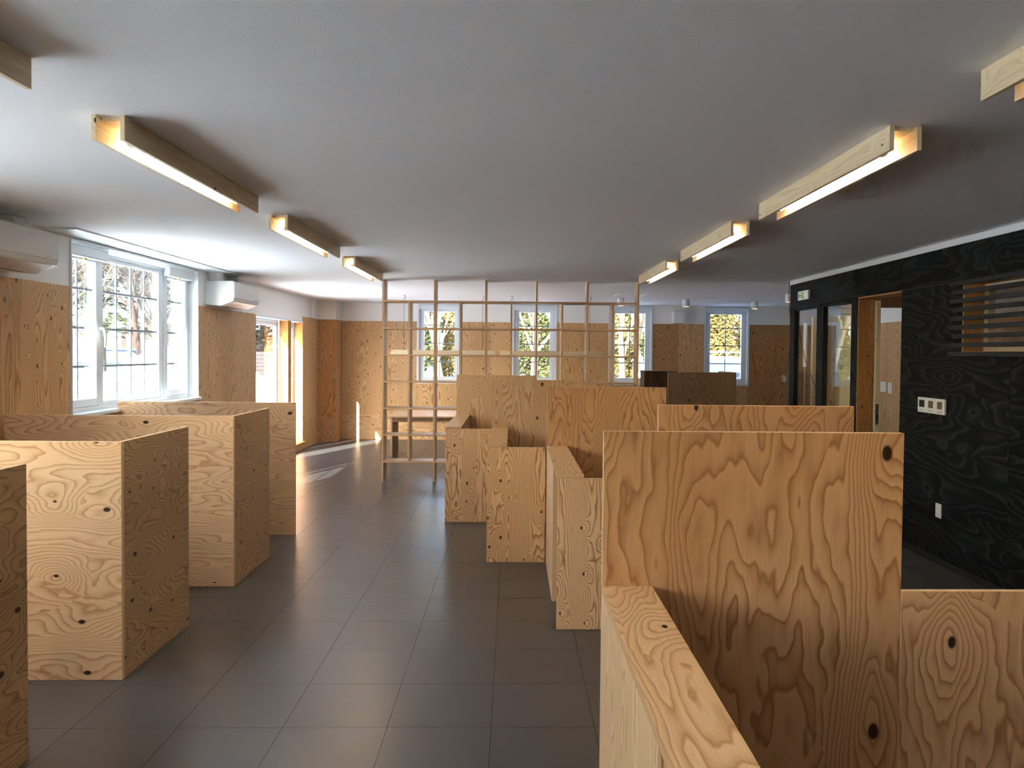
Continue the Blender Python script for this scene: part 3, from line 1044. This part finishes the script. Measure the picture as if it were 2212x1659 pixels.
downlight('white cylinder ceiling spot half hidden behind the right shelf posts', 1.755, 12.80)
downlight('white cylinder ceiling spot above the dark plywood screen', 2.836, 12.88)
downlight('white cylinder ceiling spot between the right window and the black wall', 4.09, 13.28)
downlight('white cylinder ceiling spot cut by the end of the black wall', 4.05, 11.50)
downlight('ceiling spot glowing behind the second glass pane', 4.62, 11.9)
downlight('ceiling spot added to light the room behind the slats', 4.4, 5.6)  # added lamp, brightens what shows between the slats
downlight('ceiling spot added to light the room behind the doorway', 4.3, 8.1)  # added lamp, brightens the view through the doorway

# ceiling access frames
for lab, x0, x1, y0, y1 in (('square ceiling hatch outline above the right end of the shelf', 1.56, 2.0, 11.73, 12.33),
                            ('square ceiling hatch outline beside the middle ceiling spot', 3.0, 3.33, 12.65, 13.13),
                            ('square ceiling hatch outline left of the shelf near the back wall', -2.51, -2.05, 13.5, 14.1)):
    e = empty('ceiling_hatch', ((x0 + x1) / 2, (y0 + y1) / 2, H), lab, 'hatch', 'ceiling hatches')
    multi('frame', [((x0, x0 + .02), (y0, y1), (H - .006, H - .0005)), ((x1 - .02, x1), (y0, y1), (H - .006, H - .0005)),
                    ((x0 + .02, x1 - .02), (y0, y0 + .02), (H - .006, H - .0005)), ((x0 + .02, x1 - .02), (y1 - .02, y1), (H - .006, H - .0005))],
          'plastic', e, ((x0 + x1) / 2, (y0 + y1) / 2, H))
    box('lid', (x0 + .023, x1 - .023), (y0 + .023, y1 - .023), (H - .004, H - .0005), 'ceiling', e)

# ------------------------------------------------------------------ air conditioners
def aircon(label, y0, y1, x_in, z0, z1):
    e = empty('air_conditioner', (XLW, (y0 + y1) / 2, z0), label, 'air conditioner', 'wall air conditioners on the left wall')
    d = x_in - XLW
    body = [(XLW + .0005, z0 + .012), (XLW + d * .55, z0), (XLW + d * .98, z0 + .058), (x_in, z0 + .085), (x_in, z1 - .012), (x_in - .012, z1), (XLW + .0005, z1)]
    prism('body', body, 1, y0, y1, 'plastic', e, bevel=.004)
    prism('front_cover', [(x_in + .0005, z0 + .09), (x_in + .006, z0 + .092), (x_in + .006, z1 - .012), (x_in + .0005, z1 - .008)], 1, y0 + .004, y1 - .004, 'plastic', e, bevel=.002)
    fl = prism('louvre', [(XLW + d * .60, z0 - .002), (XLW + d * .985, z0 + .05), (XLW + d * .965, z0 + .058), (XLW + d * .58, z0 + .006)], 1, y0 + .06, y1 - .06, 'plastic_warm', e)
    prism('outlet_slot', [(XLW + d * .50, z0 - .0015), (XLW + d * .56, z0 - .0015), (XLW + d * .56, z0 + .004), (XLW + d * .50, z0 + .004)], 1, y0 + .08, y1 - .16, 'dark_slot', e)
    box('display', (x_in + .0062, x_in + .0068), (y1 - .16, y1 - .10), (z0 + .10, z0 + .112), 'plastic_warm', e)
    # duct covers up to the ceiling
    for yy in (y0 + .14, y1 - .14):
        prism('duct_cover', [(yy - .045, z1 + .0005), (yy + .045, z1 + .0005), (yy + .075, H - .006), (yy - .075, H - .006)], 0, XLW + .0005, XLW + .14, 'plastic', e, bevel=.003)
        box('duct_flange', (XLW + .0005, XLW + .17), (yy - .09, yy + .09), (H - .0055, H - .0005), 'plastic', e)
    box('header_strip', (XLW + .0005, XLW + .03), (y0 + .24, y1 - .24), (H - .10, H - .01), 'plastic', e)
    return e


aircon('white wall air conditioner cut off by the left edge of the photo', 4.70, 5.555, -3.14, 2.14, 2.42)
aircon('white wall air conditioner between the big window and the glass door', 9.0, 9.87, -3.14, 2.122, 2.405)

# ------------------------------------------------------------------ small fittings
e = empty('vent_box', (3.07, YBW, 2.18), 'white ventilation box on the back wall between the two right windows', 'vent')
prism('body', [(YBW - .12, 2.19), (YBW - .0005, 2.185), (YBW - .0005, 2.42), (YBW - .09, 2.42), (YBW - .12, 2.40)], 0, 2.962, 3.18, 'plastic', e, bevel=.006)
box('flap', (2.975, 3.167), (YBW - .126, YBW - .1215), (2.2, 2.385), 'plastic', e, bevel=.002)


def switch_plate(name, label, axis, pos, u0, u1, z0, z1, cat='switch', n=1):
    e = empty(name, (pos, (u0 + u1) / 2, z0) if axis == 0 else ((u0 + u1) / 2, pos, z0), label, cat)
    if axis == 0:
        box('plate', (pos - .009, pos - .0005), (u0, u1), (z0, z1), 'plastic', e, bevel=.002)
        w = (u1 - u0) * .42
        for k in range(n):
            zz = z0 + (z1 - z0) * (k + .5) / n
            hh = (z1 - z0) * .32 / n
            box('rocker', (pos - .0125, pos - .0092), ((u0 + u1) / 2 - w / 2, (u0 + u1) / 2 + w / 2), (zz - hh, zz + hh), 'plastic', e, bevel=.001)
    else:
        box('plate', (u0, u1), (pos - .009, pos - .0005), (z0, z1), 'plastic', e, bevel=.002)
        box('rocker', ((u0 * .75 + u1 * .25), (u0 * .25 + u1 * .75)), (pos - .0125, pos - .0092), (z0 + .035, z1 - .035), 'plastic', e, bevel=.001)
    return e


switch_plate('outlet_plate', 'white outlet plate low on the black wall', 0, XR, 6.035, 6.115, .364, .474, 'outlet', 2)
switch_plate('switch_plate', 'white switch plate on the back wall beside the black wall end', 1, YB, 5.03, 5.105, 1.125, 1.245)
switch_plate('switch_plate', 'wider switch plate on the plywood seen through the doorway', 0, 4.988, 10.40, 10.56, 1.14, 1.28, n=2)
switch_plate('switch_plate', 'slim switch plate on the plywood seen through the doorway', 0, 4.988, 10.24, 10.35, 1.13, 1.27)

for k, (lab, y0, y1, scr) in enumerate((('thermostat with a dark display, leftmost of three on the black wall', 6.266, 6.402, 'screen_dark'),
                                         ('thermostat with a tan display, middle of three on the black wall', 6.135, 6.262, 'screen_tan'),
                                         ('thermostat with a tan display, rightmost of three on the black wall', 6.003, 6.131, 'screen_tan'))):
    e = empty('thermostat', (XR, (y0 + y1) / 2, 1.172), lab, 'thermostat', 'three thermostats in a row')
    box('case', (XR - .019, XR - .0005), (y0, y1), (1.172, 1.294), 'plastic', e, bevel=.003)
    box('display', (XR - .0205, XR - .0192), (y0 + .028, y1 - .028), (1.215, 1.272), scr, e)
    box('button', (XR - .0215, XR - .0192), (y0 + .014, y0 + .026), (1.183, 1.199), 'plastic_warm', e)
    for j in range(3):
        box('button_mark', (XR - .0203, XR - .0192), (y1 - .04 - j * .016, y1 - .03 - j * .016), (1.188, 1.193), 'screen_tan', e)

# exit sign with arrow and door pictogram
e = empty('exit_sign', (XR, 9.0, 2.258), 'small green and white exit sign with an arrow on the black wall', 'exit sign')
y0, y1, z0, z1 = 8.845, 9.162, 2.258, 2.364
box('case', (XR - .025, XR - .0005), (y0, y1), (z0, z1), 'plastic', e, bevel=.003)
box('face', (XR - .027, XR - .0253), (y0 + .012, y1 - .012), (z0 + .008, z1 - .008), 'exit_face', e)
px = (XR - .0285, XR - .0272)
yc, zc = y1 - .075, (z0 + z1) / 2
# arrow pointing left (towards +Y)
bm = bmesh.new()
add_box(bm, px, (yc - .035, yc + .03), (zc - .006, zc + .006))
for s in (-1, 1):
    vs = [(yc + .048, zc), (yc + .034, zc), (yc + .006, zc + s * .03), (yc + .020, zc + s * .03)]
    a = [bm.verts.new((px[0], p[0], p[1])) for p in vs]
    c_ = [bm.verts.new((px[1], p[0], p[1])) for p in vs]
    bm.faces.new(a)
    bm.faces.new(list(reversed(c_)))
    for i in range(4):
        bm.faces.new((a[i], a[(i + 1) % 4], c_[(i + 1) % 4], c_[i]))
finish(bm)
me = to_mesh(bm, 'arrow'); me.materials.append(MAT['green'])
link('arrow', me, [], e)
# door frame with the running figure, then three strokes of ground line
dy = yc - .075
multi('door_pictogram', [(px, (dy + .022, dy + .029), (zc - .036, zc + .034)), (px, (dy - .029, dy - .022), (zc - .036, zc + .034)),
                         (px, (dy - .022, dy + .022), (zc + .027, zc + .034))], 'green', e)
multi('figure_pictogram', [(px, (dy - .004, dy + .008), (zc + .008, zc + .02)), (px, (dy - .006, dy + .006), (zc - .014, zc + .006)),
                           (px, (dy - .016, dy - .008), (zc - .034, zc - .012)), (px, (dy + .006, dy + .013), (zc - .034, zc - .012)),
                           (px, (dy - .05, dy - .032), (zc - .036, zc - .03)), (px, (dy - .075, dy - .057), (zc - .036, zc - .03))], 'green', e)

# cables at the end of the black wall
tube('hanging_cable', [(XR - .01, 9.5, H - .005), (XR - .012, 9.5, 2.35), (XR - .02, 9.42, 2.1), (XR - .03, 9.36, 1.85), (XR - .035, 9.37, 1.7),
                       (XR - .02, 9.49, 1.5), (XR - .02, 9.7, 1.25), (XR, 10.3, .95), (XR + .02, 10.6, .55)], .004, 'red_cable', seg=6,
     label='thin dark red cable hanging at the end of the black wall', cat='cable')
tube('hanging_cable', [(3.7, 10.1, H - .005), (3.69, 10.1, 2.2), (3.70, 10.12, 1.9), (3.78, 10.1, 1.55), (3.92, 10.1, 1.2), (3.97, 10.1, .9)], .004, 'wire', seg=6,
     label='thin dark cable hanging behind the first glass pane', cat='cable')

# ------------------------------------------------------------------ outdoors
def snow_z(x, y):
    z = .12 + .10 * math.sin(x * .7 + 1.3) * math.sin(y * .45) + .05 * math.sin(x * 1.9 + y * 1.3)
    def gau(cx, cy_, sx, sy, h):
        return h * math.exp(-((x - cx) / sx) ** 2 - ((y - cy_) / sy) ** 2)
    z += gau(-7.3, 18.2, 1.9, 2.2, 1.5) + gau(-9.8, 17.8, 1.6, 2.0, .35) + gau(-5.3, 17.5, 1.0, 2.0, .2)
    z += gau(-6.0, 7.0, 1.6, 3.0, .25) + gau(6, 17.5, 2.0, 1.4, .35)
    z += .035 * max(0, -x - 8) * .3
    return z


xs = sorted(set([-45 + 2.5 * i for i in range(12)] + [-15 + .4 * i for i in range(28)] + [-3.72, -2, 0, 2, 4, 6, 7.5] + [9, 11, 14, 18, 24, 32]))
ys = sorted(set([-20, -14, -9, -6, -3.3] + [-3.3 + .65 * i for i in range(28)] + [14.85] + [15.2 + .45 * i for i in range(26)] + [28, 31, 35, 40, 46, 54, 64]))
bm = bmesh.new()
grid = {}
for i, x in enumerate(xs):
    for j, y in enumerate(ys):
        grid[i, j] = bm.verts.new((x, y, snow_z(x, y)))
for i in range(len(xs) - 1):
    for j in range(len(ys) - 1):
        cx_, cy2 = (xs[i] + xs[i + 1]) / 2, (ys[j] + ys[j + 1]) / 2
        if -3.72 < cx_ < 7.5 and -3.3 < cy2 < 14.85:
            continue
        bm.faces.new((grid[i, j], grid[i + 1, j], grid[i + 1, j + 1], grid[i, j + 1]))
bmesh.ops.delete(bm, geom=[v for v in bm.verts if not v.link_faces], context='VERTS')
finish(bm)
me = to_mesh(bm, 'snow_ground', True)
me.materials.append(MAT['snow'])
tag(link('snow_ground', me, []), 'sunlit white snow covering the yard outside the windows', 'snow', kind='structure')


def bare_tree(label, x, y, h, r, mat, seed, spread=.55, levels=4, kids=(5, 4, 4, 3), lean=0.0):
    rnd = random.Random(seed)
    e = empty('bare_tree', (x, y, snow_z(x, y) - .05), label, 'tree', 'leafless trees outside')
    tb, bb = bmesh.new(), bmesh.new()

    def grow(bm, p, d, ln, rad, lev):
        n = 5 if lev == 0 else 4 if lev == 1 else 3
        pts, rs = [p.copy()], [rad]
        for i in range(n):
            d = (d + Vector((rnd.uniform(-1, 1), rnd.uniform(-1, 1), rnd.uniform(-.3, .6))) * (.13 + .06 * lev)).normalized()
            pts.append(pts[-1] + d * ln / n)
            rs.append(max(.006, rad * (1 - .72 * (i + 1) / n)))
        add_tube(bm, pts, rs, 7 if lev == 0 else 4 if lev < 3 else 3, cap=lev == 0)
        if lev < levels - 1:
            for k in range(kids[lev]):
                t = rnd.uniform(.28, .98) if lev else rnd.uniform(.22, .98)
                ii = min(int(t * n), n - 1)
                q = pts[ii].lerp(pts[ii + 1], t * n - ii)
                rq = rs[ii] * .62
                ang = rnd.uniform(0, 2 * math.pi)
                side = Vector((math.cos(ang), math.sin(ang), 0))
                nd = (d * rnd.uniform(.6, 1.0) + side * spread * rnd.uniform(.8, 1.7) + Vector((0, 0, .25))).normalized()
                grow(bb, q, nd, ln * rnd.uniform(.42, .62), rq, lev + 1)
    grow(tb, Vector((0, 0, 0)), Vector((lean, 0, 1)).normalized(), h, r, 0)
    for nm, b_ in (('trunk', tb), ('branches', bb)):
        finish(b_)
        me = to_mesh(b_, nm, True)
        me.materials.append(MAT[mat])
        link(nm, me, [], e, e.location)
    return e


def conifer(label, x, y, h, w, mat, seed, n=2600, base=.12, blob=False):
    rnd = random.Random(seed)
    z0 = snow_z(x, y) - .05
    e = empty('conifer', (x, y, z0), label, 'tree', 'evergreen trees outside')
    tube('trunk', [(x, y, z0), (x, y, z0 + h * .95)], [h * .022, .01], 'bark', e, seg=7)
    verts, faces = [], []
    for k in range(n):
        t = rnd.random() ** .8
        z = h * (base + (1 - base) * t)
        rr = w * (1 - t) ** .85 * (.35 + .65 * rnd.random() ** .5) * (.75 + .25 * math.sin(z * 5.0 + 1))
        a = rnd.uniform(0, 2 * math.pi)
        d = Vector((math.cos(a), math.sin(a), 0))
        p = d * rr + Vector((0, 0, z - .22 * rr))
        ln = rnd.uniform(.16, .36) * (h / 7)
        s = Vector((-d.y, d.x, 0)) * ln * rnd.uniform(.25, .5)
        tip = p + d * ln + Vector((0, 0, rnd.uniform(-.5, .15) * ln))
        up = Vector((0, 0, rnd.uniform(.02, .12) * ln))
        i = len(verts)
        verts += [tuple(p - s), tuple(p + s), tuple(tip + s * .3 + up), tuple(tip - s * .3)]
        faces.append((i, i + 1, i + 2, i + 3))
    me = bpy.data.meshes.new('foliage')
    me.from_pydata(verts, [], faces)
    me.materials.append(MAT[mat])
    link('foliage', me, [], e, e.location)
    return e


def shrub(label, x, y, rx, ry, h, mat, seed, n=7500):
    rnd = random.Random(seed)
    z0 = snow_z(x, y) - .05
    e = empty('hedge_shrub', (x, y, z0), label, 'hedge', 'evergreen hedge shrubs behind the back windows')
    tube('stem', [(x, y, z0), (x, y, z0 + h * .7)], [.07, .02], 'bark', e, seg=6)
    verts, faces = [], []
    for k in range(n):
        t = rnd.random()
        z = h * (.04 + .96 * t)
        prof = math.sqrt(max(0, 1 - max(0, (t - .55) / .45) ** 2)) * (.85 + .15 * math.sin(z * 4 + seed))
        a = rnd.uniform(0, 2 * math.pi)
        q = (.72 + .28 * rnd.random())
        p = Vector((math.cos(a) * rx * prof * q, math.sin(a) * ry * prof * q, z))
        s = rnd.uniform(.03, .075)
        u = Vector((rnd.uniform(-1, 1), rnd.uniform(-1, 1), rnd.uniform(-1, 1))).normalized() * s
        w = u.orthogonal().normalized() * s * rnd.uniform(.5, 1)
        i = len(verts)
        verts += [tuple(p - u), tuple(p + w), tuple(p + u), tuple(p - w)]
        faces.append((i, i + 1, i + 2, i + 3))
    me = bpy.data.meshes.new('foliage')
    me.from_pydata(verts, [], faces)
    me.materials.append(MAT[mat])
    link('foliage', me, [], e, e.location)
    return e


# beyond the left window (rays X/Y about -.57 .. -.40)
K = (11, 8, 6, 4)
bare_tree('bare reddish tree behind the left sash of the big window', -14.2, 24.5, 6.5, .11, 'bark_red', 11, kids=K)
bare_tree('bare reddish tree behind the middle of the big window', -12.6, 27.0, 7.0, .11, 'bark_red', 12, kids=K)
bare_tree('bare grey tree with low forking branches right of the big window middle', -10.4, 23.4, 6.0, .11, 'bark', 13, kids=K)
bare_tree('bare pale tree behind the right sash of the big window', -10.2, 25.6, 6.5, .11, 'bark_pale', 14, kids=K)
bare_tree('bare reddish tree far behind the big window snow mound', -15.8, 36.0, 8.0, .11, 'bark_red', 15, kids=K)
bare_tree('bare tree far left of the snow mound', -19.0, 36.0, 8.0, .11, 'bark_red', 16, kids=K)
bare_tree('bare grey tree standing far back between the two pines', -17.6, 40.0, 8.0, .11, 'bark', 18, kids=K)
bare_tree('bare pale tree near the left edge of the big window', -12.4, 22.0, 5.5, .11, 'bark_pale', 19, kids=K)
conifer('light green pine at the upper left of the big window', -14.9, 29.0, 9.5, 2.3, 'needle_light', 21, n=2600, base=.25)
conifer('light green pine behind the second column of window panes', -12.2, 30.5, 8.5, 1.6, 'needle_light', 22, n=1600, base=.3)
# beyond the glass door (X/Y about -.33 .. -.29)
conifer('dark green conifer behind the fence beyond the glass door', -8.9, 28.5, 7.5, 1.7, 'needle', 23, n=3600)
bare_tree('bare golden tree beside the dark conifer beyond the glass door', -8.0, 29.5, 5.5, .12, 'bark_pale', 17, kids=(10, 7, 5, 3))
# beyond the back windows
SH = [(-3.05, 24.2, .75, .7, 3.6, 'hedge_green'), (-1.65, 25.9, .85, .7, 3.2, 'hedge'), (.55, 25.9, .85, .7, 3.4, 'hedge_green'), (1.65, 24.2, .85, .7, 3.1, 'hedge_green'),
      (3.3, 25.9, .95, .7, 3.5, 'hedge'), (4.6, 24.2, .7, .7, 3.0, 'hedge_green'), (6.15, 23.6, .62, .7, 3.9, 'hedge'), (7.3, 25.3, .95, .7, 4.1, 'hedge')]
SL_ = ['green hedge shrub left in the leftmost back window', 'golden hedge shrub right in the leftmost back window',
       'green hedge shrub left in the second back window', 'green hedge shrub right in the second back window',
       'golden hedge shrub behind the third back window', 'green hedge shrub right of the third back window',
       'golden hedge shrub left in the rightmost back window', 'golden hedge shrub right in the rightmost back window']
for k, (s, l) in enumerate(zip(SH, SL_)):
    shrub(l, *s, 40 + k)
bare_tree('bare pale tree leaning in front of the leftmost back window hedge', -1.75, 21.5, 4.6, .10, 'bark_pale', 31, spread=.4, kids=(6, 5, 4, 3), lean=-.08)
bare_tree('bare white-barked tree forking in the second back window', .62, 20.5, 4.6, .11, 'bark_pale', 32, spread=.4, kids=(6, 5, 4, 3), lean=.05)
bare_tree('bare pale tree left in the third back window', 2.85, 20.5, 4.8, .10, 'bark_pale', 33, spread=.4, kids=(6, 5, 4, 3))
bare_tree('bare pale tree right in the third back window', 3.35, 21.6, 4.8, .09, 'bark_pale', 34, spread=.4, kids=(6, 5, 4, 3))
bare_tree('bare tree behind the far window seen through the glass pane', 9.2, 21.5, 4.6, .10, 'bark', 35, kids=(7, 5, 4, 3))

# fence and neighbours beyond the glass door
fe = empty('fence', (-7.9, 24.5, 0), 'grey board fence behind the snow beyond the glass door', 'fence')
for k in range(9):
    box('board', (-9.6, -7.3), (24.5, 24.53), (.55 + k * .115, .655 + k * .115), 'fence', fe, grain=0)
for x in (-9.6, -8.5, -7.37):
    box('post', (x, x + .07), (24.535, 24.6), (.0, 1.6), 'fence', fe)
ho = empty('house', (-17.5, 44, 0), 'brown house far behind the bare trees', 'house')
box('wall', (-21, -15), (43, 48), (-.2, 2.8), 'house_wall', ho)
prism('roof', [(42.4, 2.8), (48.6, 2.8), (45.5, 4.4)], 0, -21.4, -14.6, 'snow', ho)
for x in (-20.2, -18.3, -16.6):
    wn_ = box('window', (x, x + .9), (42.95, 43.0), (1.0, 2.1), 'pvc', ho)
    box('pane', (x + .06, x + .84), (42.94, 42.95), (1.06, 2.04), 'car_glass', wn_)


def car(label, x, y, mat, rot=0.0, rack=False):
    e = empty('parked_car', (x, y, .15), label, 'car')
    e.rotation_euler.z = rot
    z = .15
    prism('body', [(x - 2.0, z + .28), (x + 2.0, z + .28), (x + 2.02, z + .6), (x + 1.95, z + .82), (x + 1.0, z + .90), (x - 1.9, z + .92), (x - 2.02, z + .7)],
          1, y - .82, y + .82, mat, e, bevel=.05)
    cb = prism('cabin', [(x - 1.85, z + .9), (x + .95, z + .88), (x + .35, z + 1.42), (x - 1.55, z + 1.45)], 1, y - .74, y + .74, mat, e, bevel=.05)
    for s in (-1, 1):
        prism('side_window', [(x - 1.6, z + .98), (x + .68, z + .96), (x + .26, z + 1.34), (x - 1.42, z + 1.36)], 1,
              y + s * .745 - .008, y + s * .745 + .008, 'car_glass', e)
        for wx in (-1.3, 1.3):
            tube('wheel', [(x + wx, y + s * .66, z + .3), (x + wx, y + s * .84, z + .3)], .3, 'tyre', e, seg=20, smooth=False)
        if rack:
            tube('roof_rail', [(x - 1.4, y + s * .6, z + 1.45), (x - 1.35, y + s * .6, z + 1.53), (x + .15, y + s * .6, z + 1.52), (x + .2, y + s * .6, z + 1.43)], .018, 'car_white', e, seg=6)
    if rack:
        for rx_ in (-1.0, -.2):
            box('crossbar', (x + rx_, x + rx_ + .05), (y - .62, y + .62), (z + 1.51, z + 1.55), 'steel', e)
    return e


car('silver blue car with a roof rack outside the rightmost back window', 5.0, 18.4, 'car_white', rack=True)
car('small blue car parked far behind the big left window', -14.9, 31.5, 'car_blue')
sp_ = empty('snow_sled', (-2.25, 19.8, snow_z(-2.25, 19.8)), 'small blue plastic sled on the snow outside the leftmost back window', 'sled')
prism('tray', [(-2.5, 1.02), (-2.0, 1.02), (-1.95, 1.2), (-2.05, 1.28), (-2.15, 1.12), (-2.4, 1.12), (-2.5, 1.3), (-2.58, 1.2)], 1, 19.6, 20.0, 'blue_plastic', sp_, bevel=.01)
for x_ in (-2.45, -2.1):
    box('leg', (x_, x_ + .04), (19.65, 19.95), (snow_z(-2.25, 19.8) - .05, 1.02), 'blue_plastic', sp_)
